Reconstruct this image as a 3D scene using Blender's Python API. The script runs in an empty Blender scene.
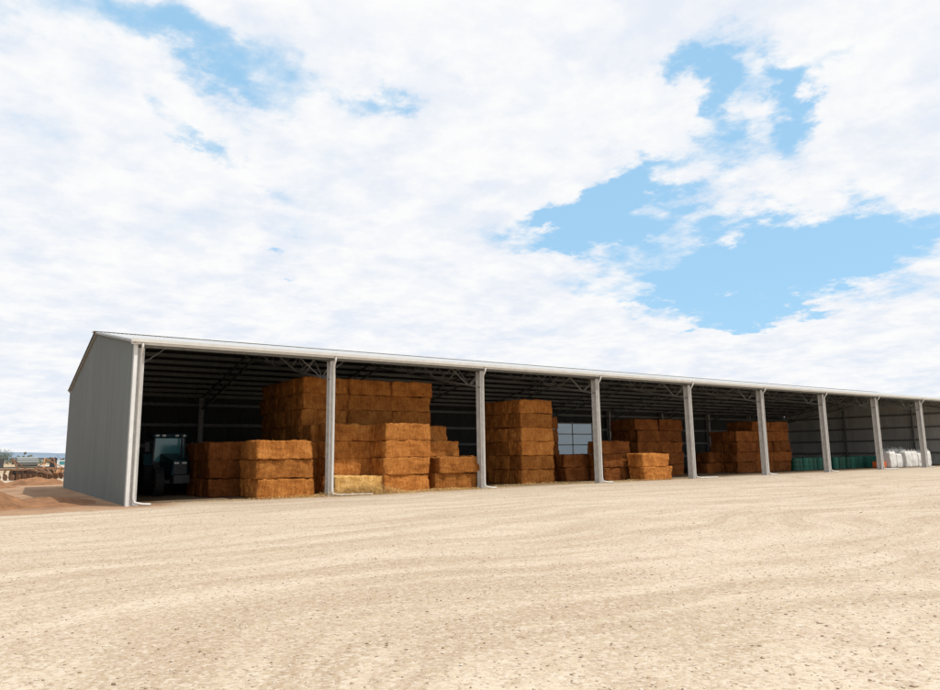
import bpy, bmesh, math, random
import numpy as np
from mathutils import Vector, Matrix, noise
random.seed(7); rng=np.random.default_rng(7)
S=bpy.context.scene
S.view_settings.view_transform='Standard'; S.view_settings.look='None'; S.view_settings.exposure=0
COL=bpy.context.collection
BAY=8.0; NB=10; L=80.0; D=22.7; H=6.13; R=8.15
def roofz(y): return H+(R-H)*(1-abs(y-D/2)/(D/2))

# ---------------------------------------------------------------- materials
def mat(name,col,rough=.8,metal=0,var=.15,scale=4,bump=0,bscale=40,stretch=(1,1,1),rand=0,spec=.3,col2=None):
    m=bpy.data.materials.new(name); m.use_nodes=True; nt=m.node_tree; N=nt.nodes; K=nt.links
    b=N['Principled BSDF']; b.inputs['Roughness'].default_value=rough; b.inputs['Metallic'].default_value=metal
    b.inputs['Specular IOR Level'].default_value=spec
    tc=N.new('ShaderNodeTexCoord'); mp=N.new('ShaderNodeMapping'); mp.inputs['Scale'].default_value=stretch
    K.new(tc.outputs['Object'],mp.inputs[0])
    n=N.new('ShaderNodeTexNoise'); n.inputs['Scale'].default_value=scale; n.inputs['Detail'].default_value=3; n.inputs['Roughness'].default_value=.65
    K.new(mp.outputs[0],n.inputs['Vector'])
    r=N.new('ShaderNodeValToRGB'); e=r.color_ramp.elements
    c2=col2 or tuple(min(1,c*(1+var)) for c in col)
    e[0].position=.3; e[1].position=.7
    e[0].color=(*[c*(1-var) for c in col],1); e[1].color=(*c2,1)
    K.new(n.outputs[0],r.inputs[0]); out=r.outputs[0]
    if rand:
        oi=N.new('ShaderNodeObjectInfo'); hs=N.new('ShaderNodeHueSaturation')
        mr=N.new('ShaderNodeMapRange'); mr.inputs['To Min'].default_value=1-rand; mr.inputs['To Max'].default_value=1+rand
        K.new(oi.outputs['Random'],mr.inputs[0]); K.new(mr.outputs[0],hs.inputs['Value']); K.new(out,hs.inputs['Color']); out=hs.outputs[0]
    K.new(out,b.inputs['Base Color'])
    if bump:
        n2=N.new('ShaderNodeTexNoise'); n2.inputs['Scale'].default_value=bscale; n2.inputs['Detail'].default_value=4
        K.new(mp.outputs[0],n2.inputs['Vector'])
        bp=N.new('ShaderNodeBump'); bp.inputs['Strength'].default_value=bump; bp.inputs['Distance'].default_value=.05
        K.new(n2.outputs[0],bp.inputs['Height']); K.new(bp.outputs[0],b.inputs['Normal'])
    return m
M_wall=mat('wall_cladding',(.165,.185,.18),.6,.0,.08,1.5,stretch=(1,1,.15))
M_int_shaded=mat('interior_cladding_shaded',(.065,.07,.07),.6,.0,.2,1.0,stretch=(1,1,.2))  # shade of the deep bays put into the inner cladding colour
M_end=mat('end_wall_cladding_lit',(.55,.55,.53),.6,.0,.12,1.0,stretch=(1,1,.2))  # paler inside cladding; light reaching the end wall put into the colour
M_roof_shaded=mat('roof_underside_shaded',(.07,.072,.074),.6,.0,.15,1.0)  # dark copy of the roof sheet, shade under the roof painted in
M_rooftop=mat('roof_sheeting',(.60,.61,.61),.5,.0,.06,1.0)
M_barge=mat('barge_flashing',(.30,.32,.315),.6,0,.06,3)
M_trim=mat('trim',(.66,.66,.64),.5,0,.08,3)
M_post=mat('galvanised_steel',(.52,.51,.49),.5,.1,.16,4)
M_truss=mat('truss_steel',(.24,.245,.245),.5,.2,.15,6)
M_pvc=mat('pvc_pipe',(.62,.61,.58),.5,0,.08,5)
M_black=mat('black_rubber',(.02,.02,.02),.8,0,.2,10)
M_green=mat('tractor_paint',(.012,.045,.060),.5,0,.1,5,spec=.2)
M_teal=mat('green_drum_plastic',(.015,.11,.075),.4,0,.2,5,rand=.4)
M_bag=mat('bulk_bag_fabric',(.68,.67,.64),.8,0,.10,6,bump=.4,bscale=8)
M_red=mat('orange_plastic',(.55,.13,.04),.5,0,.1,4)
M_rust=mat('rusty_steel',(.22,.12,.07),.8,.1,.35,6)
M_orange=mat('orange_paint',(.45,.21,.08),.6,0,.2,4)
M_grey=mat('dark_steel',(.05,.05,.055),.6,.2,.2,5)
M_white=mat('white_paint',(.6,.6,.58),.4,0,.05,4)
M_straw=mat('loose_straw',(.66,.46,.19),.9,0,.25,9)
M_bark=mat('bark',(.12,.09,.07),.9,0,.3,6)
M_leaf=mat('leaf',(.07,.085,.035),.8,0,.45,1.2)
M_hill=mat('hill_haze_blue',(.20,.26,.34),1,0,.12,.004)  # blue of aerial haze painted into the base colour
M_soil=mat('brown_soil',(.27,.135,.065),1,0,.35,1.5,bump=1,bscale=7)
gl=bpy.data.materials.new('cab_glass'); gl.use_nodes=True; b=gl.node_tree.nodes['Principled BSDF']
b.inputs['Base Color'].default_value=(.07,.24,.27,1); b.inputs['Roughness'].default_value=.12; b.inputs['Specular IOR Level'].default_value=.7
M_glass=gl
ts=bpy.data.materials.new('translucent_sheet'); ts.use_nodes=True; nt=ts.node_tree
nt.nodes.clear(); o=nt.nodes.new('ShaderNodeOutputMaterial'); a=nt.nodes.new('ShaderNodeBsdfTranslucent'); d=nt.nodes.new('ShaderNodeBsdfDiffuse'); mx=nt.nodes.new('ShaderNodeMixShader')
a.inputs[0].default_value=(.62,.70,.76,1); d.inputs[0].default_value=(.5,.52,.53,1); mx.inputs[0].default_value=.3
nt.links.new(a.outputs[0],mx.inputs[1]); nt.links.new(d.outputs[0],mx.inputs[2]); nt.links.new(mx.outputs[0],o.inputs[0]); M_trans=ts

def haymat(name,ca,cb,cc):
    m=bpy.data.materials.new(name); m.use_nodes=True; nt=m.node_tree; N=nt.nodes; K=nt.links
    b=N['Principled BSDF']; b.inputs['Roughness'].default_value=.95; b.inputs['Specular IOR Level'].default_value=.1
    tc=N.new('ShaderNodeTexCoord'); oi=N.new('ShaderNodeObjectInfo')
    va=N.new('ShaderNodeVectorMath'); va.operation='ADD'
    sc=N.new('ShaderNodeVectorMath'); sc.operation='SCALE'; sc.inputs[0].default_value=(17,9,5); K.new(oi.outputs['Random'],sc.inputs['Scale'])
    K.new(tc.outputs['Object'],va.inputs[0]); K.new(sc.outputs[0],va.inputs[1])
    def ns(scale,st,det=5):
        mp=N.new('ShaderNodeMapping'); mp.inputs['Scale'].default_value=st; K.new(va.outputs[0],mp.inputs[0])
        n=N.new('ShaderNodeTexNoise'); n.inputs['Scale'].default_value=scale; n.inputs['Detail'].default_value=det; n.inputs['Roughness'].default_value=.75
        K.new(mp.outputs[0],n.inputs['Vector']); return n.outputs[0]
    fl=ns(3,(6,1.5,.6),3); fib=ns(16,(1,1,1.6),4); blot=ns(1.6,(1,1,1),2)
    def math_(op,x,y):
        q=N.new('ShaderNodeMath'); q.operation=op
        for i,v in enumerate((x,y)):
            if isinstance(v,(int,float)): q.inputs[i].default_value=v
            else: K.new(v,q.inputs[i])
        return q.outputs[0]
    f=math_('ADD',math_('MULTIPLY',fl,.28),math_('ADD',math_('MULTIPLY',fib,.44),math_('MULTIPLY',blot,.28)))
    r=N.new('ShaderNodeValToRGB'); e=r.color_ramp.elements; e[0].position=.38; e[1].position=.62
    e[0].color=(*ca,1); e[1].color=(*cc,1); x=e.new(.5); x.color=(*cb,1)
    K.new(f,r.inputs[0])
    hs=N.new('ShaderNodeHueSaturation'); mr=N.new('ShaderNodeMapRange'); mr.inputs['To Min'].default_value=.76; mr.inputs['To Max'].default_value=1.18
    K.new(oi.outputs['Random'],mr.inputs[0]); K.new(mr.outputs[0],hs.inputs['Value']); K.new(r.outputs[0],hs.inputs['Color'])
    K.new(hs.outputs[0],b.inputs['Base Color'])
    bp=N.new('ShaderNodeBump'); bp.inputs['Strength'].default_value=.9; bp.inputs['Distance'].default_value=.07
    K.new(fib,bp.inputs['Height']); K.new(bp.outputs[0],b.inputs['Normal'])
    return m
M_hay=haymat('hay',(.19,.060,.014),(.43,.160,.036),(.64,.29,.08))
M_hay2=haymat('hay_sunlit',(.34,.17,.045),(.60,.35,.11),(.85,.60,.27))  # yellower hay copy, sunlight on the low front bale put into colour
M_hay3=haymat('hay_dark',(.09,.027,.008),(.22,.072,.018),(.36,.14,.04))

# ---------------------------------------------------------------- mesh builder
class MB:
    def __init__(s): s.v=[]; s.f=[]; s.m=[]
    def add(s,vs,fs,mi=0):
        o=len(s.v); s.v+= [tuple(v) for v in vs]; s.f+=[tuple(i+o for i in f) for f in fs]; s.m+=[mi]*len(fs)
    def box(s,x0,x1,y0,y1,z0,z1,mi=0):
        s.add([(x,y,z) for z in (z0,z1) for y in (y0,y1) for x in (x0,x1)],[(0,2,3,1),(4,5,7,6),(0,1,5,4),(2,6,7,3),(0,4,6,2),(1,3,7,5)],mi)
    def beam(s,p,q,w,h=None,mi=0,up=(0,0,1)):
        h=h or w; p=Vector(p); q=Vector(q); d=(q-p).normalized(); u=Vector(up)
        if abs(d.dot(u))>.98: u=Vector((1,0,0))
        r=d.cross(u).normalized(); u=r.cross(d)
        vs=[c+r*(sx*w/2)+u*(sy*h/2) for c in (p,q) for sx,sy in ((-1,-1),(1,-1),(1,1),(-1,1))]
        s.add(vs,[(3,2,1,0),(4,5,6,7),(0,1,5,4),(1,2,6,5),(2,3,7,6),(3,0,4,7)],mi)
    def tube(s,pts,r,n=10,mi=0,cap=True):
        pts=[Vector(p) for p in pts]; rs=r if isinstance(r,(list,tuple)) else [r]*len(pts)
        vs=[]; fs=[]
        ref=None
        for i,p in enumerate(pts):
            d=(pts[min(i+1,len(pts)-1)]-pts[max(i-1,0)]).normalized()
            if ref is None: ref=Vector((0,0,1)) if abs(d.z)<.9 else Vector((1,0,0))
            a=(ref-d*ref.dot(d)).normalized(); ref=a; b2=d.cross(a)
            for k in range(n):
                t=2*math.pi*k/n; vs.append(p+(a*math.cos(t)+b2*math.sin(t))*rs[i])
        for i in range(len(pts)-1):
            for k in range(n):
                fs.append((i*n+k,i*n+(k+1)%n,(i+1)*n+(k+1)%n,(i+1)*n+k))
        if cap: fs.append(tuple(range(n-1,-1,-1))); fs.append(tuple((len(pts)-1)*n+k for k in range(n)))
        s.add(vs,fs,mi)
    def obj(s,name,mats,parent=None,smooth=False,bevel=0,loc=None):
        me=bpy.data.meshes.new(name); me.from_pydata(s.v,[],s.f)
        for m in (mats if isinstance(mats,(list,tuple)) else [mats]): me.materials.append(m)
        me.polygons.foreach_set('material_index',s.m)
        if smooth: me.polygons.foreach_set('use_smooth',[True]*len(me.polygons))
        me.update(); ob=bpy.data.objects.new(name,me); COL.objects.link(ob)
        if bevel:
            md=ob.modifiers.new('b','BEVEL'); md.width=bevel; md.segments=2
        if parent: ob.parent=parent
        if loc: ob.location=loc
        return ob
def empty(name,loc=(0,0,0),rz=0):
    e=bpy.data.objects.new(name,None); e.location=loc; e.rotation_euler=(0,0,rz); COL.objects.link(e); return e

# ---------------------------------------------------------------- shed
shed=empty('hay_shed')
def ribs(length,pitch=.20,depth=.035):
    out=[]; x=0
    while x<length-1e-6:
        for dx,h in ((0,0),(pitch*.6,0),(pitch*.7,depth),(pitch*.9,depth)):
            if x+dx<length: out.append((x+dx,h))
        x+=pitch
    out.append((length,0)); return out
def gable(X,sgn,name,mi):
    m=MB(); prof=sorted(set(ribs(D))|{(D/2,0)}); vs=[];fs=[]
    for y,h in prof:
        vs+= [(X+sgn*h,y,-.02),(X+sgn*h,y,roofz(y)-.03)]
    for i in range(len(prof)-1): fs.append((2*i,2*i+2,2*i+3,2*i+1))
    m.add(vs,fs); m.obj(name,mi,shed)
gable(-.20,-1,'gable_wall',M_wall); gable(-.155,1,'gable_wall_shaded_face',M_int_shaded)  # second inner sheet carries the colour darkened for interior shade
gable(L+.20,1,'end_wall_outer',M_wall); gable(L+.15,-1,'end_wall',M_end)
m=MB()
def backstrip(x0,x1,z0,z1,Y,sg):
    pr=ribs(x1-x0); vs=[];fs=[]
    for x,h in pr: vs+=[(x0+x,Y+sg*h,z0),(x0+x,Y+sg*h,z1)]
    for i in range(len(pr)-1): fs.append((2*i,2*i+2,2*i+3,2*i+1))
    m.add(vs,fs)
for a_ in ((0-.15,40.4,-.02,H),(45.8,L+.14,-.02,H),(40.4,45.8,-.02,1.5),(40.4,45.8,4.6,H)):
    backstrip(*a_,D+.15,1)
m.obj('back_wall',M_int_shaded,shed)
m=MB(); m.box(40.4,45.8,D+.155,D+.16,1.5,4.6); m.obj('back_window_sheet',M_trans,shed)
m=MB()
for z in (1.5,2.5,3.55,4.6): m.box(40.3,45.9,D+.05,D+.13,z-.05,z+.05)
for x in (40.4,43.1,45.8): m.box(x-.05,x+.05,D-.01,D+.045,1.4,4.7)
m.obj('back_window_frame',M_trim,shed)
def roofsheet(name,mt,dz):
    m=MB()
    for (ya,yb) in ((-.25,D/2),(D/2,D+.35)):
        pr=ribs(L+.8,.2,.03); vs=[];fs=[]
        for x,h in pr:
            vs+=[(x-.4,ya,roofz(ya)+h+dz),(x-.4,yb,roofz(yb)+h+dz)]
        for i in range(len(pr)-1): fs.append((2*i,2*i+2,2*i+3,2*i+1))
        m.add(vs,fs)
    m.obj(name,mt,shed)
roofsheet('roof_underside_shaded',M_roof_shaded,.02); roofsheet('roof',M_rooftop,.028)
m=MB()
m.beam((-.45,D/2-.15,R+.05),(L+.45,D/2-.15,R+.05),.35,.02); m.beam((-.45,D/2+.2,R+.05),(L+.45,D/2+.2,R+.05),.35,.02)
m.obj('ridge_cap',M_trim,shed)
m=MB()
for X in (-.28,L+.28):
    m.beam((X,-.3,roofz(-.3)-.0),(X,D/2,R+.0),.10,.12); m.beam((X,D/2,R),(X,D+.35,roofz(D+.35)),.10,.12)
m.box(-.27,-.2,-.02,.12,-.01,H-.1); m.box(-.27,-.13,D+.1,D+.25,-.01,H-.1)
m.obj('barge_and_corner_flashing',M_barge,shed)
m=MB()
m.box(-.26,-.145,-.16,-.025,-.01,H-.12)
g=[(-.28,H-.08),(-.40,H-.08),(-.42,H+.04),(-.405,H+.04),(-.39,H-.065),(-.28,H-.065)]
vs=[(x,y,z) for x in (-.42,L+.42) for y,z in g]; n=len(g)
m.add(vs,[tuple(range(n)),tuple(range(2*n-1,n-1,-1))]+[(i,(i+1)%n,n+(i+1)%n,n+i) for i in range(n)])
m.box(-.4,L+.4,-.275,-.25,H-.16,H-.01)
m.obj('gutter_and_fascia',M_trim,shed)
PX=[0,-.2+8,-.1+16,24,.15+32,40,48,56.1,64.1,72,80]
m=MB(); 
for X in PX:
    for Y in (.0,D-.36):
        m.box(X-.125,X+.125,Y,Y+.018,0,H-.25); m.box(X-.125,X+.125,Y+.34,Y+.358,0,H-.25); m.box(X-.008,X+.008,Y+.018,Y+.34,0,H-.25)
        m.box(X-.2,X+.2,Y-.05,Y+.41,-.05,.025)
m.obj('portal_columns',M_post,shed)
m=MB()
for X in PX:
    top=lambda y:roofz(y)-.30
    bot=lambda y:roofz(y)-.90-.2*abs(y-D/2)/(D/2)
    for ya,yb in ((.1,D/2),(D/2,D-.1)):
        for s_ in (-.045,.045):
            m.beam((X+s_,ya,top(ya)),(X+s_,yb,top(yb)),.05,.07); m.beam((X+s_,ya,bot(ya)),(X+s_,yb,bot(yb)),.05,.07)
    k=22; ys=[.15+(D-.3)*i/k for i in range(k+1)]
    for i in range(k):
        a,b_=(top,bot) if i%2==0 else (bot,top)
        m.beam((X,ys[i],a(ys[i])),(X,ys[i+1],b_(ys[i+1])),.04)
    for i in (1,4,7,11,15,18,21):
        y=ys[i]
        for sg in (-1,1):
            xe=X+sg*1.1
            if -.1<xe<L+.1: m.beam((X+sg*.07,y,bot(y)),(xe,y,roofz(y)-.24),.03)
m.obj('roof_trusses',M_truss,shed)
m=MB()
k=9
for i in range(2*k+1):
    y=.12+(D-.24)*i/(2*k); m.box(-.1,L+.1,y-.035,y+.035,roofz(y)-.235,roofz(y)-.03)
for z in (1.2,2.6,4.0,5.4):
    if 1.5<z<4.6: m.box(-.1,40.3,D+.02,D+.1,z-.1,z+.1); m.box(45.9,L+.1,D+.02,D+.1,z-.1,z+.1)
    else: m.box(-.1,L+.1,D+.02,D+.1,z-.1,z+.1)
    m.box(L+.02,L+.10,.4,D-.4,z-.1,z+.1); m.box(-.13,-.02,.4,D-.4,z-.1,z+.1)
m.obj('purlins_and_girts',M_truss,shed)
m=MB()
for y in (7.6,15.1): m.box(L-.14,L-.01,y-.08,y+.08,0,roofz(y)-1.2)
m.obj('end_wall_mullions',M_truss,shed)
m=MB()
for i,X in enumerate(PX):
    r=.045; x=X-.0; y=-.10
    m.tube([(x,-.34,H-.1),(x,-.28,H-.3),(x,y,H-.5),(x,y,.28),(x+.05,y-.03,.12),(x+.3,y-.12,.06),(x+((.55,1.8,.5)[i%3]),y-.3,.05)],r,10)
m.obj('downpipes',M_pvc,shed,smooth=True)

# ---------------------------------------------------------------- ground
def groundmat():
    m=bpy.data.materials.new('gravel_ground'); m.use_nodes=True; nt=m.node_tree; N=nt.nodes; K=nt.links
    b=N['Principled BSDF']; b.inputs['Roughness'].default_value=.95; b.inputs['Specular IOR Level'].default_value=.15
    tc=N.new('ShaderNodeTexCoord'); P=tc.outputs['Object']
    def M(op,x,y=0,z=0):
        q=N.new('ShaderNodeMath'); q.operation=op
        for i,v in enumerate((x,y,z)):
            if isinstance(v,(int,float)): q.inputs[i].default_value=v
            else: K.new(v,q.inputs[i])
        return q.outputs[0]
    def ns(scale,st=(1,1,1),det=4,ro=.6,src=None):
        s=src or P
        if st!=(1,1,1):
            mp=N.new('ShaderNodeMapping'); mp.inputs['Scale'].default_value=st; K.new(s,mp.inputs[0]); s=mp.outputs[0]
        n=N.new('ShaderNodeTexNoise'); n.noise_dimensions='2D'; n.inputs['Scale'].default_value=scale; n.inputs['Detail'].default_value=det; n.inputs['Roughness'].default_value=ro
        K.new(s,n.inputs['Vector']); return n.outputs[0]
    def mr(x,a,b_,c=0,d=1):
        q=N.new('ShaderNodeMapRange'); q.interpolation_type='SMOOTHSTEP'
        for i,v in enumerate((x,a,b_,c,d)):
            if isinstance(v,(int,float)): q.inputs[i].default_value=v
            else: K.new(v,q.inputs[i])
        return q.outputs[0]
    def mix(f,a,b_,bt='MIX'):
        q=N.new('ShaderNodeMix'); q.data_type='RGBA'; q.blend_type=bt
        for i,v in ((0,f),(6,a),(7,b_)):
            if isinstance(v,(int,float)): q.inputs[i].default_value=v
            elif isinstance(v,tuple): q.inputs[i].default_value=(*v,1)
            else: K.new(v,q.inputs[i])
        return q.outputs[2]
    big=ns(.06,det=2); mid=ns(.8,det=5); fine=ns(30,det=3,ro=.8); grit=ns(8,det=5,ro=.85)
    sx=N.new('ShaderNodeSeparateXYZ'); K.new(P,sx.inputs[0]); X,Y=sx.outputs[0],sx.outputs[1]
    dx=M('SUBTRACT',X,10); dy=M('ADD',Y,150)
    rad=M('SQRT',M('ADD',M('MULTIPLY',dx,dx),M('MULTIPLY',dy,dy)))
    rad=M('ADD',rad,M('MULTIPLY',ns(.12,det=1),5))
    ang=M('ARCTAN2',dx,dy)
    cv=N.new('ShaderNodeCombineXYZ'); K.new(rad,cv.inputs[0]); K.new(M('MULTIPLY',ang,14),cv.inputs[1])
    streak=ns(1.3,det=5,ro=.62,src=cv.outputs[0]); wide=ns(.3,det=2,src=cv.outputs[0])
    vor=N.new('ShaderNodeTexVoronoi'); vor.voronoi_dimensions='2D'; vor.inputs['Scale'].default_value=32; K.new(P,vor.inputs['Vector'])
    c=mix(mr(big,.35,.65),(.455,.36,.245),(.50,.41,.29))
    c=mix(mr(wide,.40,.62,0,.6),c,(.56,.465,.34))
    c=mix(mr(streak,.48,.62,0,.75),c,(.59,.495,.37))
    c=mix(mr(streak,.50,.36,0,.65),c,(.36,.26,.165))
    c=mix(mr(mid,.48,.68,0,.4),c,(.41,.29,.20))
    c=mix(mr(grit,.50,.64,0,.45),c,(.34,.245,.165))
    c=mix(mr(grit,.48,.36,0,.4),c,(.62,.54,.43))
    sp=N.new('ShaderNodeSeparateColor'); K.new(vor.outputs['Color'],sp.inputs[0])
    c=mix(M('MULTIPLY',mr(sp.outputs[0],.65,.95),.5),c,(.66,.59,.50))
    c=mix(M('MULTIPLY',mr(sp.outputs[1],.7,.95),.5),c,(.27,.18,.12))
    c=mix(mr(fine,.45,.65,0,.4),c,(.62,.54,.44))
    wob=M('MULTIPLY',M('SUBTRACT',ns(.35,det=5),.5),6)
    Yw=M('ADD',Y,wob); Xw=M('ADD',X,M('MULTIPLY',wob,.6))
    red=M('MULTIPLY',mr(Yw,-2.5,-.5),mr(Yw,34,26))
    red=M('MULTIPLY',red,mr(Xw,2,.5))
    c=mix(M('MULTIPLY',red,.85),c,mix(mr(mid,.35,.65),(.25,.13,.068),(.38,.22,.12)))
    far=mr(M('ADD',Y,M('MULTIPLY',wob,6)),60,110)
    c=mix(far,c,(.42,.32,.20))
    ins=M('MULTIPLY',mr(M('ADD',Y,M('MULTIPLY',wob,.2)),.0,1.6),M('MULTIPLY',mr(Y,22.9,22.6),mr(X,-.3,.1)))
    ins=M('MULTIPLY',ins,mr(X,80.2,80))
    c=mix(M('MULTIPLY',ins,.85),c,mix(mr(mid,.4,.6),(.12,.075,.042),(.18,.12,.065)))  # floor earth inside the shed darkened to include the interior shade
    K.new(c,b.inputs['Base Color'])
    h=M('ADD',M('MULTIPLY',vor.outputs['Distance'],-.5),M('MULTIPLY',grit,1.3))
    bp=N.new('ShaderNodeBump'); bp.inputs['Strength'].default_value=.45; bp.inputs['Distance'].default_value=.025
    K.new(h,bp.inputs['Height']); K.new(bp.outputs[0],b.inputs['Normal'])
    return m
M_ground=groundmat()
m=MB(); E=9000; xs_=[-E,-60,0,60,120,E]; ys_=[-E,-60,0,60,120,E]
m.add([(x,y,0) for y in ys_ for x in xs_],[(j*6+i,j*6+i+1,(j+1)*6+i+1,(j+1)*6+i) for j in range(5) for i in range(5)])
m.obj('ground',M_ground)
def scatter_stones(n,name):
    cx=-16+60*rng.random(n)**1.3; cy=-27.5+26*rng.random(n)**1.5
    s=.005+.011*rng.random(n)**2.5
    big=rng.random(n)<.02; s[big]*=1.8
    base=np.array([(1,0,0),(0,1,0),(-1,0,0),(0,-1,0),(0,0,.8),(0,0,-.6)],float)
    V=base[None]*(1+.45*(rng.random((n,6,3))-.5))+.25*(rng.random((n,6,3))-.5)
    V*=s[:,None,None]*np.stack([1+.5*rng.random(n),.8+.4*rng.random(n),.5+.4*rng.random(n)],1)[:,None,:]
    t=rng.random(n)*6.28; c,sn=np.cos(t)[:,None],np.sin(t)[:,None]
    x=V[:,:,0]*c-V[:,:,1]*sn; y=V[:,:,0]*sn+V[:,:,1]*c
    V=np.stack([x+cx[:,None],y+cy[:,None],V[:,:,2]+s[:,None]*.2],2).reshape(-1,3)
    F=np.array([(0,1,4),(1,2,4),(2,3,4),(3,0,4),(1,0,5),(2,1,5),(3,2,5),(0,3,5)])
    Fa=(F[None]+(np.arange(n)*6)[:,None,None]).reshape(-1,3)
    me=bpy.data.meshes.new(name); me.vertices.add(len(V)); me.vertices.foreach_set('co',V.ravel())
    me.loops.add(Fa.size); me.loops.foreach_set('vertex_index',Fa.ravel().astype(np.int32))
    me.polygons.add(len(Fa)); me.polygons.foreach_set('loop_start',(np.arange(len(Fa))*3).astype(np.int32)); me.polygons.foreach_set('loop_total',np.full(len(Fa),3,np.int32))
    me.update(calc_edges=True); me.validate()
    ms=bpy.data.materials.new('gravel_stone'); ms.use_nodes=True; nt=ms.node_tree; b=nt.nodes['Principled BSDF']; b.inputs['Roughness'].default_value=.9
    g=nt.nodes.new('ShaderNodeNewGeometry'); r=nt.nodes.new('ShaderNodeValToRGB')
    e=r.color_ramp.elements; e[0].color=(.24,.15,.10,1); e[1].color=(.72,.66,.57,1); x=e.new(.3); x.color=(.44,.335,.23,1); x=e.new(.75); x.color=(.56,.46,.345,1)
    nt.links.new(g.outputs['Random Per Island'],r.inputs[0]); nt.links.new(r.outputs[0],b.inputs['Base Color'])
    me.materials.append(ms); ob=bpy.data.objects.new(name,me); COL.objects.link(ob)
scatter_stones(90000,'gravel_stones')

# ---------------------------------------------------------------- hay bales
def bale_mesh(seed,lx=2.43,ly=1.22,lz=.8):
    rs=random.Random(seed)
    bm=bmesh.new(); bmesh.ops.create_cube(bm,size=1)
    bmesh.ops.subdivide_edges(bm,edges=bm.edges[:],cuts=15,use_grid_fill=True)
    for v in bm.verts:
        c=v.co.copy(); q=[c.x*2,c.y*2,c.z*2]
        p=Vector((c.x*lx,c.y*ly,c.z*lz)); r=.045
        inner=Vector([max(-(l/2-r),min(l/2-r,t)) for l,t in ((lx,p.x),(ly,p.y),(lz,p.z))])
        dd=p-inner
        if dd.length>1e-6: p=inner+dd.normalized()*min(r,dd.length)
        nn=Vector(q).normalized()
        k=noise.noise(p*1.7+Vector((seed*9,0,0)))*.08+noise.noise(p*7+Vector((0,seed*7,0)))*.045
        k+=.012*math.sin(p.x*20+3*noise.noise(p*2)+seed)
        nd=Vector((q[0]**7,q[1]**7,q[2]**7)); nd=nd.normalized() if nd.length>0 else nn
        for sy in (-.42,-.14,.14,.42):
            if abs(p.y-sy)<.05 and (abs(q[2])>.95 or abs(q[0])>.95): k-=.02
        v.co=p+nd*k
    bm.normal_update(); bm.faces.ensure_lookup_table(); base=list(bm.faces)
    data=[]
    for _ in range(1300):
        f=rs.choice(base); vs=[v.co for v in f.verts]; w=[rs.random() for _ in vs]; s=sum(w)
        p=sum((v*(a/s) for v,a in zip(vs,w)),Vector()); n=f.normal
        t=Vector((rs.gauss(0,1),rs.gauss(0,1),rs.gauss(0,1))); t=(t-n*t.dot(n)*.75).normalized()
        l=rs.uniform(.04,.13); side=t.cross(n).normalized()*.006
        data.append((p-n*.01-side,p-n*.01+side,p+t*l+n*.015))
    for tri in data:
        bm.faces.new([bm.verts.new(q) for q in tri])
    me=bpy.data.meshes.new('bale_mesh'); bm.to_mesh(me); bm.free()
    me.polygons.foreach_set('use_smooth',[True]*len(me.polygons))
    return me
BM={}
for key,mm in (('a',M_hay),('g',M_hay2),('d',M_hay3)):
    BM[key]=[]
    for i in range(4):
        me=bale_mesh(i+1); me.materials.append(mm); BM[key].append(me)
def bale(par,x,y,z,rz=0,key='a',j=.05):
    o=bpy.data.objects.new('bale',random.choice(BM[key])); COL.objects.link(o); o.parent=par
    o.location=(x+random.uniform(-j,j),y+random.uniform(-j,j)*1.8,z+.4)
    o.rotation_euler=(random.uniform(-.012,.012),random.uniform(-.012,.012),rz+random.uniform(-.035,.035)+(math.pi if random.random()<.5 else 0))
    return o
def stack(x0,y0,nx,ny,nz,key='a',hfun=None,dx=0):
    e=empty('hay_bale_stack',(x0,y0,0)); wx,wy=(2.44,1.24)
    for i in range(nx):
        for k in range(ny):
            top=hfun(i,k) if hfun else nz
            for h in range(top):
                if 0<i<nx-1 and 0<k<ny-1 and h<top-1: continue
                bale(e,wx*(i+.5)+dx*h,wy*(k+.5),h*.8,0,key)
    return e
stack(8.0,4.0,3,5,7,'a')
stack(10.6,.45,1,2,4,'a',dx=.03)
stack(8.3,1.9,1,1,4,'a'); stack(8.0,2.9,1,1,4,'a')
stack(8.3,.55,1,1,1,'g')
stack(13.1,1.7,1,1,3,'a'); stack(13.4,.4,1,1,2,'a',dx=.1)
stack(13.2,2.95,1,1,4,'a')
stack(4.75,.35,1,2,3,'a',dx=-.03)
stack(3.5,3.2,2,3,3,'d')
stack(20.4,2.6,1,3,6,'a'); stack(22.6,4.6,1,2,5,'d')
stack(24.6,3.6,1,1,2,'d')
stack(28.1,.5,1,1,2,'a'); stack(26.3,2.0,1,1,3,'d'); stack(29.5,3.4,1,2,2,'d')
stack(32.6,5.0,2,2,5,'d')
stack(43.2,4.5,3,2,5,'d',hfun=lambda i,k:[4,5,5][i]); stack(41.6,6,1,1,2,'d')
def straw(name,cx,cy,sx,sy,n,h=.15):
    m=MB()
    for _ in range(n):
        x=random.gauss(cx,sx); y=random.gauss(cy,sy)
        r=math.exp(-((x-cx)/sx)**2/2-((y-cy)/sy)**2/2); z=random.random()*h*r+.012
        t=random.random()*6.28; l=random.uniform(.06,.2); dz=random.uniform(-.03,.06)
        dx,dy=math.cos(t)*l,math.sin(t)*l; w=.007
        m.add([(x-dy*w/l,y+dx*w/l,z),(x+dy*w/l,y-dx*w/l,z),(x+dx,y+dy,max(.008,z+dz))],[(0,1,2)])
    m.obj(name,M_straw)
straw('loose_straw',9.4,.1,1.2,.45,9000,.6); straw('loose_straw',6.5,.1,2.2,.4,2500,.1); straw('loose_straw',13.6,.1,1.8,.45,4500,.12)
straw('loose_straw',27,.4,3,.6,3000,.1); straw('loose_straw',21,1.5,2.5,.7,2500,.1)

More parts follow.
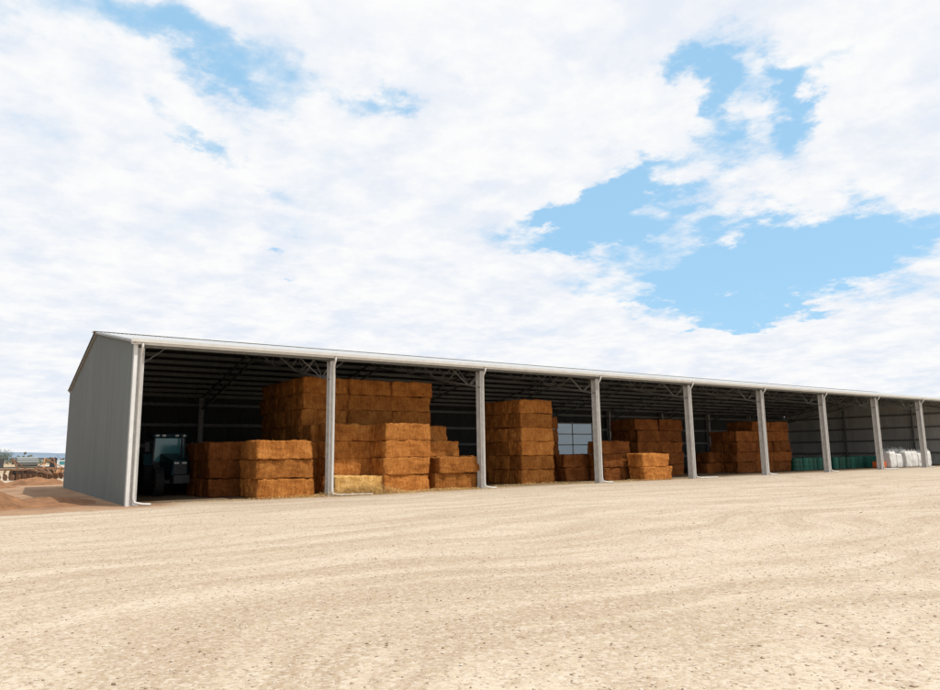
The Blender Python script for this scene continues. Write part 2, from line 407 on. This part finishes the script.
# ---------------------------------------------------------------- tractor (faces -Y)
def tractor(loc,rz):
    T=empty('tractor',loc,rz)
    def wheel(nm,x,y,r,w):
        m=MB(); pts=[(-w/2,r*.80),(-w/2*.98,r*.93),(-w/2*.8,r),(w/2*.8,r),(w/2*.98,r*.93),(w/2,r*.80)]
        n=36; vs=[];fs=[]
        prof=[(-w/2*.5,r*.55)]+pts+[(w/2*.5,r*.55)]
        for i in range(n):
            t=2*math.pi*i/n
            for px,pr in prof: vs.append((x+px,y+pr*math.cos(t),r+pr*math.sin(t)))
        q=len(prof)
        for i in range(n):
            for j in range(q-1): fs.append((i*q+j,((i+1)%n)*q+j,((i+1)%n)*q+j+1,i*q+j+1))
        m.add(vs,fs,0)
        m.tube([(x-w*.2,y,r),(x+w*.2,y,r)],r*.56,24,1); m.tube([(x-w*.33,y,r),(x+w*.33,y,r)],r*.2,12,1)
        for i in range(22):
            t=2*math.pi*i/22
            for sd in (-1,1):
                tt=t+(.14 if sd>0 else 0); c,s_=math.cos(tt),math.sin(tt); c2,s2=math.cos(tt+.16),math.sin(tt+.16)
                m.beam((x+sd*.02,y+c*r*1.0,r+s_*r*1.0),(x+sd*w*.48,y+c2*r*.99,r+s2*r*.99),.05,.05,0,up=(0,c,s_))
        m.obj(nm,[M_black,M_rust],T)
    for sx in (-1,1):
        wheel('rear_wheel',sx*.85,1.0,.93,.5); wheel('front_wheel',sx*.82,-1.65,.65,.4)
    m=MB()
    m.add([(-.36,-2.3,.95),(.36,-2.3,.95),(.42,.1,.95),(-.42,.1,.95),(-.3,-2.35,1.6),(.3,-2.35,1.6),(.4,.1,1.95),(-.4,.1,1.95)],
      [(3,2,1,0),(4,5,6,7),(0,1,5,4),(1,2,6,5),(2,3,7,6),(3,0,4,7)])
    for sx in (-1,1):
        m.box(sx*.85-.3,sx*.85+.3,.3,1.7,1.86,1.95); m.beam((sx*.85,.35,1.9),(sx*.85,.1,1.4),.6,.06)
    m.obj('hood_and_fenders',M_green,T,bevel=.04)
    m=MB(); m.box(-.3,.3,-2.1,1.4,.55,.95); m.beam((-.8,-1.65,.65),(.8,-1.65,.65),.16); m.beam((-.8,1,.93),(.8,1,.93),.24)
    m.box(-.34,.34,-2.75,-2.36,.6,.95); m.tube([(.5,-.2,1.5),(.5,-.2,2.9)],.05,10)
    m.box(-.26,.26,-2.38,-2.33,1.0,1.45); m.obj('chassis',M_grey,T)
    m=MB(); m.box(-.72,.72,.12,1.45,1.55,2.72); m.obj('cab_glass',M_glass,T,bevel=.03)
    m=MB()
    for sx in (-1,1):
        m.beam((sx*.74,.1,1.5),(sx*.68,.12,2.75),.07); m.beam((sx*.74,1.45,1.5),(sx*.68,1.45,2.75),.07)
        m.beam((sx*.74,.2,2.3),(sx*1.05,-.1,2.3),.03); m.box(sx*1.05-.09,sx*1.05+.09,-.12,-.09,2.05,2.5)
    m.box(-.74,.74,.08,1.5,1.42,1.54); m.obj('cab_frame',M_grey,T)
    m=MB(); m.box(-.82,.82,-.05,1.6,2.74,2.9); m.obj('cab_roof',M_green,T,bevel=.05)
    m=MB()
    for x in (-.6,-.3,.3,.6): m.box(x-.08,x+.08,-.08,-.045,2.77,2.87)
    for sx in (-1,1): m.box(sx*.17-.1,sx*.17+.1,-2.40,-2.36,1.46,1.54)
    m.obj('headlights',M_white,T)
tractor((2.9,8.2,0),.0)

# ---------------------------------------------------------------- drums, bags
dm=MB()
pr=[(0,.27),(.02,.29),(.28,.29),(.30,.305),(.32,.29),(.58,.29),(.60,.305),(.62,.29),(.86,.29),(.89,.27)]
dm.tube([(0,0,z) for z,_ in pr],[r for _,r in pr],20); dm.tube([(.14,0,.88),(.14,0,.92)],.04,8)
def drum(x,y):
    if not hasattr(drum,'me'):
        o=dm.obj('storage_drum',M_teal,smooth=False); drum.me=o.data
    else:
        o=bpy.data.objects.new('storage_drum',drum.me); COL.objects.link(o)
    o.location=(x,y,0); o.scale=(1.15,1.15,1.15); o.rotation_euler=(0,0,random.random()*6)
for x0,x1 in ((51.0,56.3),(57.2,65.4)):
    x=x0
    while x<x1:
        drum(x,4.6+random.uniform(-.1,.1)); 
        if random.random()<.7: drum(x+.3,5.5)
        x+=.74
def bag(x,y,h=1.25):
    bm=bmesh.new(); bmesh.ops.create_cube(bm,size=1); bmesh.ops.subdivide_edges(bm,edges=bm.edges[:],cuts=9,use_grid_fill=True)
    sd=random.random()*50
    for v in bm.verts:
        c=v.co; q=c*2; bul=1+.14*math.cos(q.z*1.4)
        rr=max(abs(q.x),abs(q.y)); s_=1-.10*(abs(q.x*q.y))
        p=Vector((c.x*1.0*bul*s_,c.y*1.0*bul*s_,(c.z+.5)*h))
        if q.z>.9: p.z+=.10*(1-rr)
        p+=Vector((1,1,.3))*noise.noise(p*3+Vector((sd,0,0)))*.06; p.z=max(0,p.z); v.co=p
    me=bpy.data.meshes.new('bulk_bag'); bm.to_mesh(me); bm.free(); me.materials.append(M_bag)
    me.polygons.foreach_set('use_smooth',[True]*len(me.polygons))
    o=bpy.data.objects.new('bulk_bag',me); COL.objects.link(o); o.location=(x,y,0); o.rotation_euler=(0,0,random.uniform(-.1,.1))
    m=MB()
    for sx in (-1,1):
        for sy in (-1,1): m.tube([(sx*.42,sy*.42,h-.1),(sx*.36,sy*.36,h+.16),(sx*.2,sy*.36,h+.2),(sx*.14,sy*.42,h-.02)],.02,6)
    m.obj('lifting_loops',M_bag,o)
for x in (61.6,62.8,64.2,65.6,66.9,68.3): bag(x,2.0+random.uniform(-.1,.1),random.choice((1.2,1.4)))
bag(64.9,3.3,1.6); bag(66.2,3.3,1.6)
m=MB(); m.box(0,1.0,0,.7,.12,.18); m.box(0,1,0,.04,.18,.6);m.box(0,1,.66,.7,.18,.6);m.box(0,.04,.04,.66,.18,.6);m.box(.96,1,.04,.66,.18,.6)
for x in (.1,.8): m.box(x,x+.12,0,.7,0,.12)
m.obj('plastic_crate',M_red,loc=(59.9,1.9,0))

# ---------------------------------------------------------------- yard at left
def mound(name,cx,cy,rx,ry,h,seed,matl=M_soil):
    m=MB(); n=56; vs=[];fs=[]
    for j in range(n+1):
        for i in range(n+1):
            u=i/n*2-1; v=j/n*2-1; r=math.sqrt(u*u+v*v)
            z=h*max(0,1-r**1.6)*(1+.5*noise.noise(Vector((u*2.5,v*2.5,seed))))+h*max(0,1-r)*(.16*noise.noise(Vector((u*9,v*9,seed)))+.1*noise.noise(Vector((u*22,v*22,seed))))
            vs.append((cx+u*rx,cy+v*ry,z-.02))
    for j in range(n):
        for i in range(n): fs.append((j*(n+1)+i,j*(n+1)+i+1,(j+1)*(n+1)+i+1,(j+1)*(n+1)+i))
    m.add(vs,fs); m.obj(name,matl,smooth=True)
mound('dirt_mound',-5.0,3.2,2.2,2.6,.85,1); mound('dirt_mound',-2.3,5.0,1.8,4.0,.22,5); mound('dirt_mound',-6.0,27,3.6,3,.9,9); mound('dirt_mound',-1.4,31,2.4,2,.5,4)
def plough(loc,rz,c=M_orange):
    T=empty('disc_plough',loc,rz); m=MB()
    for y in (-1,0,1): m.beam((-2.4,y,.95),(2.4,y,.95),.14)
    for x in (-2.3,-.8,.8,2.3): m.beam((x,-1.1,.95),(x,1.1,.95),.12)
    m.beam((0,-1,.95),(0,-3,.5),.14); m.beam((-.8,-1,.95),(0,-3,.5),.1); m.beam((.8,-1,.95),(0,-3,.5),.1)
    for s_ in (-1,1):
        m.beam((s_*1.7,-.9,1.0),(s_*1.9,-.2,1.95),.10); m.beam((s_*1.9,-.2,1.95),(s_*.4,.2,1.0),.08)
    m.obj('frame',c,T)
    m=MB()
    for y in (-1,0,1):
        for i in range(10):
            x=-2.2+i*.49; m.beam((x,y,.9),(x,y+.2,.5),.05); m.beam((x,y+.2,.5),(x,y-.1,.05),.05)
            m.tube([(x-.02,y-.05,.28),(x+.02,y-.05,.28)],.27,14)
    m.obj('discs',M_rust,T)
    m=MB()
    for s_ in (-1,1): m.tube([(s_*1.2-.12,.5,.38),(s_*1.2+.12,.5,.38)],.38,18)
    m.obj('wheels',M_black,T)
plough((-.8,47,0),.5,M_rust); plough((2.4,52,0),-.4,M_orange)
def trailer(loc,rz):
    T=empty('flatbed_trailer',loc,rz); m=MB(); m.box(-2.6,2.6,-1.1,1.1,.95,1.07)
    for x in (-2.5,2.5): m.box(x-.05,x+.05,-1.1,1.1,1.07,2.0)
    for y in (-1.05,1.05): m.beam((-2.5,y,1.5),(2.5,y,1.5),.06); m.beam((-2.5,y,1.95),(2.5,y,1.95),.06)
    m.beam((2.6,0,.9),(4.2,0,.6),.12); m.obj('deck_and_rails',M_grey,T); m=MB()
    for x in (-.9,.2):
        for y in (-1.0,1.0): m.tube([(x,y-.12,.45),(x,y+.12,.45)],.45,18)
    m.obj('wheels',M_black,T)
    m=MB(); m.tube([(-1.2,-.5,1.6),(.8,-.5,1.6)],.5,18); m.obj('tank',M_barge,T)
trailer((-.4,62,0),.2)
def ute(loc,rz):
    T=empty('parked_ute',loc,rz); m=MB()
    pts=[(-2.5,.45),(2.5,.45),(2.5,.95),(1.3,1.05),(.7,1.7),(-.5,1.75),(-.7,1.05),(-2.5,1.05)]
    n=len(pts); vs=[(x,y,z) for y in (-.85,.85) for x,z in pts]
    m.add(vs,[tuple(range(n)),tuple(range(2*n-1,n-1,-1))]+[(i,n+i,n+(i+1)%n,(i+1)%n) for i in range(n)]); m.obj('body',M_white,T,bevel=.05)
    m=MB(); m.box(-.4,.6,-.87,.87,1.12,1.6); m.obj('windows',M_glass,T)
    m=MB()
    for x in (-1.6,1.6):
        for y in (-.8,.8): m.tube([(x,y-.12,.36),(x,y+.12,.36)],.36,18)
    m.obj('wheels',M_black,T)
ute((4.6,86,0),.3)
def tree(name,loc,h,cr,nl,seed,flat=.8):
    random.seed(seed); T=empty(name,loc); m=MB(); tips=[]
    lean=Vector((random.uniform(-.1,.1),random.uniform(-.1,.1),1))
    base=Vector((0,0,0)); fork=lean*h*.38
    m.tube([base,fork*.5+Vector((.04,0,0)),fork],[h*.03,h*.024,h*.02],8)
    for i in range(8):
        t=i*2.4+random.random(); rr=cr*random.uniform(.35,.85)
        tip=Vector((math.cos(t)*rr,math.sin(t)*rr,h*random.uniform(.55,.92)))
        mid_=(fork+tip)/2+Vector((0,0,-.06*h)); m.tube([fork,mid_,tip],[h*.016,h*.009,h*.003],6)
        tips+=[tip,(mid_+tip)/2]
    tips.append(Vector((0,0,h*.92)))
    m.obj('trunk_and_limbs',M_bark,T); m=MB()
    for tp in tips:
        rad=cr*random.uniform(.22,.42)
        for _ in range(nl//len(tips)):
            d=Vector((random.gauss(0,1),random.gauss(0,1),random.gauss(0,1)*flat)).normalized()*rad*random.random()**.4
            c=tp+d; s_=h*.014*random.uniform(.7,1.6)
            a=Vector((random.gauss(0,1),random.gauss(0,1),random.gauss(0,1))).normalized(); b_=a.orthogonal().normalized()
            m.add([c-a*s_,c+b_*s_*.6,c+a*s_,c-b_*s_*.6],[(0,1,2,3)])
    m.obj('foliage',M_leaf,T)
tree('gum_tree',(-3.6,84,0),3.3,2.2,2600,3); tree('gum_tree',(-2.2,110,0),3.2,2.6,2600,5); tree('gum_tree',(-7.6,78,0),4.2,3.2,2600,8)
random.seed(11); m=MB()
for i in range(420):
    az=random.uniform(-.75,1.9); d=random.uniform(300,800); x=-4.7+d*math.sin(az); y=-28.7+d*math.cos(az)
    if y<120: continue
    h=random.uniform(2,4.2)*(d/450); w=h*random.uniform(.8,1.9)
    for _ in range(34):
        c=Vector((x+random.gauss(0,.4)*w,y+random.gauss(0,.4)*w,h*(.5+.28*random.gauss(0,.8)))); c.z=max(.3,c.z)
        s_=h*random.uniform(.12,.25); a=Vector((random.gauss(0,1),random.gauss(0,1),random.gauss(0,1))).normalized(); b_=a.orthogonal().normalized()
        m.add([c-a*s_,c+b_*s_,c+a*s_,c-b_*s_],[(0,1,2,3)])
m.obj('distant_trees',mat('scrub_leaf',(.11,.12,.075),.9,0,.3,.02))
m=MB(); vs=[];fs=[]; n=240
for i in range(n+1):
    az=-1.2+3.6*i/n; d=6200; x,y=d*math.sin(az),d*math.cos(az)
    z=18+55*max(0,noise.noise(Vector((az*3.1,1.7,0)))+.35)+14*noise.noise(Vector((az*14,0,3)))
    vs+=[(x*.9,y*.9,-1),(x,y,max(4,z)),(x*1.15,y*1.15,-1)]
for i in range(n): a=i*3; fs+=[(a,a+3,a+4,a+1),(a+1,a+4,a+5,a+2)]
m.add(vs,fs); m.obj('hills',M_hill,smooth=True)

# ---------------------------------------------------------------- sky
SUN_EL=math.radians(60); SUN_AZ=math.radians(150)
w=bpy.data.worlds.new('World'); S.world=w; w.use_nodes=True; nt=w.node_tree; N=nt.nodes; K=nt.links; N.clear()
out=N.new('ShaderNodeOutputWorld')
sky=N.new('ShaderNodeTexSky'); sky.sky_type='NISHITA'; sky.sun_disc=False; sky.sun_elevation=SUN_EL; sky.sun_rotation=SUN_AZ
tc=N.new('ShaderNodeTexCoord'); G=tc.outputs['Generated']
def M(op,x,y=0,z=0):
    q=N.new('ShaderNodeMath'); q.operation=op
    for i,v in enumerate((x,y,z)):
        if isinstance(v,(int,float)): q.inputs[i].default_value=v
        else: K.new(v,q.inputs[i])
    return q.outputs[0]
def MR(x,a,b_,c=0,d=1):
    q=N.new('ShaderNodeMapRange'); q.interpolation_type='SMOOTHSTEP'
    for i,v in enumerate((x,a,b_,c,d)):
        if isinstance(v,(int,float)): q.inputs[i].default_value=v
        else: K.new(v,q.inputs[i])
    return q.outputs[0]
sx=N.new('ShaderNodeSeparateXYZ'); K.new(G,sx.inputs[0]); x,y,z=sx.outputs
zz=M('ADD',M('MAXIMUM',z,0),.16)
cb=N.new('ShaderNodeCombineXYZ'); K.new(M('DIVIDE',x,zz),cb.inputs[0]); K.new(M('DIVIDE',y,zz),cb.inputs[1])
def NZ(scale,det=8,ro=.55,off=(0,0,0),col=False):
    mp=N.new('ShaderNodeVectorMath'); mp.operation='ADD'; mp.inputs[1].default_value=off; K.new(cb.outputs[0],mp.inputs[0])
    n=N.new('ShaderNodeTexNoise'); n.noise_dimensions='2D'; n.inputs['Scale'].default_value=scale; n.inputs['Detail'].default_value=det; n.inputs['Roughness'].default_value=ro
    K.new(mp.outputs[0],n.inputs['Vector']); return n.outputs[1 if col else 0]
n1=NZ(.9,1,.5,(3.1,1.2,0)); n2=NZ(3.2,7,.6,(7,2,0)); n3=NZ(9,4,.6,(1,5,2))
az=M('ARCTAN2',x,y); el=M('ARCSINE',z)
wc=N.new('ShaderNodeSeparateColor'); K.new(NZ(2.6,6,.64,(11,3,0),True),wc.inputs[0])
azw=M('ADD',az,M('MULTIPLY',M('SUBTRACT',wc.outputs[0],.5),.26)); elw=M('ADD',el,M('MULTIPLY',M('SUBTRACT',wc.outputs[1],.5),.20))
ae=N.new('ShaderNodeCombineXYZ'); K.new(azw,ae.inputs[0]); K.new(elw,ae.inputs[1])
table=[(.225,.525,.15,.034,-.35,.60),(.23,.407,.080,.018,-.4,.5),(.464,.494,.06,.020,0,.5),(.975,.474,.040,.054,0,1.05),(1.06,.449,.032,.062,0,.95),
 (.859,.361,.085,.030,.3,.9),(.757,.323,.10,.024,.1,.6),(1.049,.25,.155,.050,0,1.3),(.958,.222,.09,.020,0,.65),(.027,.53,.13,.045,0,.4),
 (.364,.248,.031,.010,0,.45),(.994,.182,.09,.014,0,.5),(1.141,.471,.055,.028,0,.5),(.827,.294,.05,.04,0,.4)]
hole=None
for A,E_,wa,we,t,dp in table:
    mp=N.new('ShaderNodeMapping'); mp.vector_type='TEXTURE'; mp.inputs['Location'].default_value=(A,E_,0); mp.inputs['Rotation'].default_value=(0,0,t); mp.inputs['Scale'].default_value=(wa,we,1)
    K.new(ae.outputs[0],mp.inputs[0])
    dt=N.new('ShaderNodeVectorMath'); dt.operation='DOT_PRODUCT'; K.new(mp.outputs[0],dt.inputs[0]); K.new(mp.outputs[0],dt.inputs[1])
    g=M('POWER',math.exp(-.8),dt.outputs['Value'])
    hole=M('MULTIPLY',g,dp) if hole is None else M('MULTIPLY_ADD',g,dp,hole)
T=M('ADD',.80,M('ADD',M('MULTIPLY',M('SUBTRACT',n1,.5),.4),M('MULTIPLY',M('SUBTRACT',n2,.5),1.2)))
T=M('SUBTRACT',T,hole)
blue=MR(T,.62,.10,0,1)
blue=M('MULTIPLY',blue,MR(el,.02,.10))
shade=M('ADD',MR(n2,.35,.6,.0,.6),MR(n3,.35,.65,0,.4))
mixc=N.new('ShaderNodeMix'); mixc.data_type='RGBA'; K.new(shade,mixc.inputs[0]); mixc.inputs[6].default_value=(.82,.87,.96,1); mixc.inputs[7].default_value=(1.0,1.0,1.0,1)
bg1=N.new('ShaderNodeBackground'); K.new(mixc.outputs[2],bg1.inputs[0]); bg1.inputs[1].default_value=.98
bg2=N.new('ShaderNodeBackground'); K.new(sky.outputs[0],bg2.inputs[0]); bg2.inputs[1].default_value=.15
bg3=N.new('ShaderNodeBackground'); bg3.inputs[0].default_value=(.40,.72,1,1); bg3.inputs[1].default_value=1
mh=N.new('ShaderNodeMixShader'); mh.inputs[0].default_value=.74; K.new(bg2.outputs[0],mh.inputs[1]); K.new(bg3.outputs[0],mh.inputs[2])
ms=N.new('ShaderNodeMixShader'); K.new(blue,ms.inputs[0]); K.new(bg1.outputs[0],ms.inputs[1]); K.new(mh.outputs[0],ms.inputs[2]); K.new(ms.outputs[0],out.inputs[0])

sd=bpy.data.lights.new('sun','SUN'); sd.energy=3.2; sd.angle=math.radians(.6); sd.color=(1,.95,.88)
so=bpy.data.objects.new('sun',sd); COL.objects.link(so)
dirv=Vector((math.sin(SUN_AZ)*math.cos(SUN_EL),math.cos(SUN_AZ)*math.cos(SUN_EL),math.sin(SUN_EL)))
so.rotation_euler=dirv.to_track_quat('Z','Y').to_euler()

# ---------------------------------------------------------------- camera
yaw,pit,rol=.6070,.1552,-.0144
fw=Vector((math.sin(yaw)*math.cos(pit),math.cos(yaw)*math.cos(pit),math.sin(pit))); rt=Vector((math.cos(yaw),-math.sin(yaw),0)); up=rt.cross(fw)
r2=rt*math.cos(rol)+up*math.sin(rol); u2=-rt*math.sin(rol)+up*math.cos(rol)
cd=bpy.data.cameras.new('camera'); cd.sensor_width=36; cd.lens=701.24/940*36; cd.clip_end=20000; cd.clip_start=.1
co=bpy.data.objects.new('camera',cd); COL.objects.link(co)
mtx=Matrix.Identity(4)
for i in range(3): mtx[i][0]=r2[i]; mtx[i][1]=u2[i]; mtx[i][2]=-fw[i]
mtx.translation=Vector((-4.755,-28.728,1.689)); co.matrix_world=mtx; S.camera=co
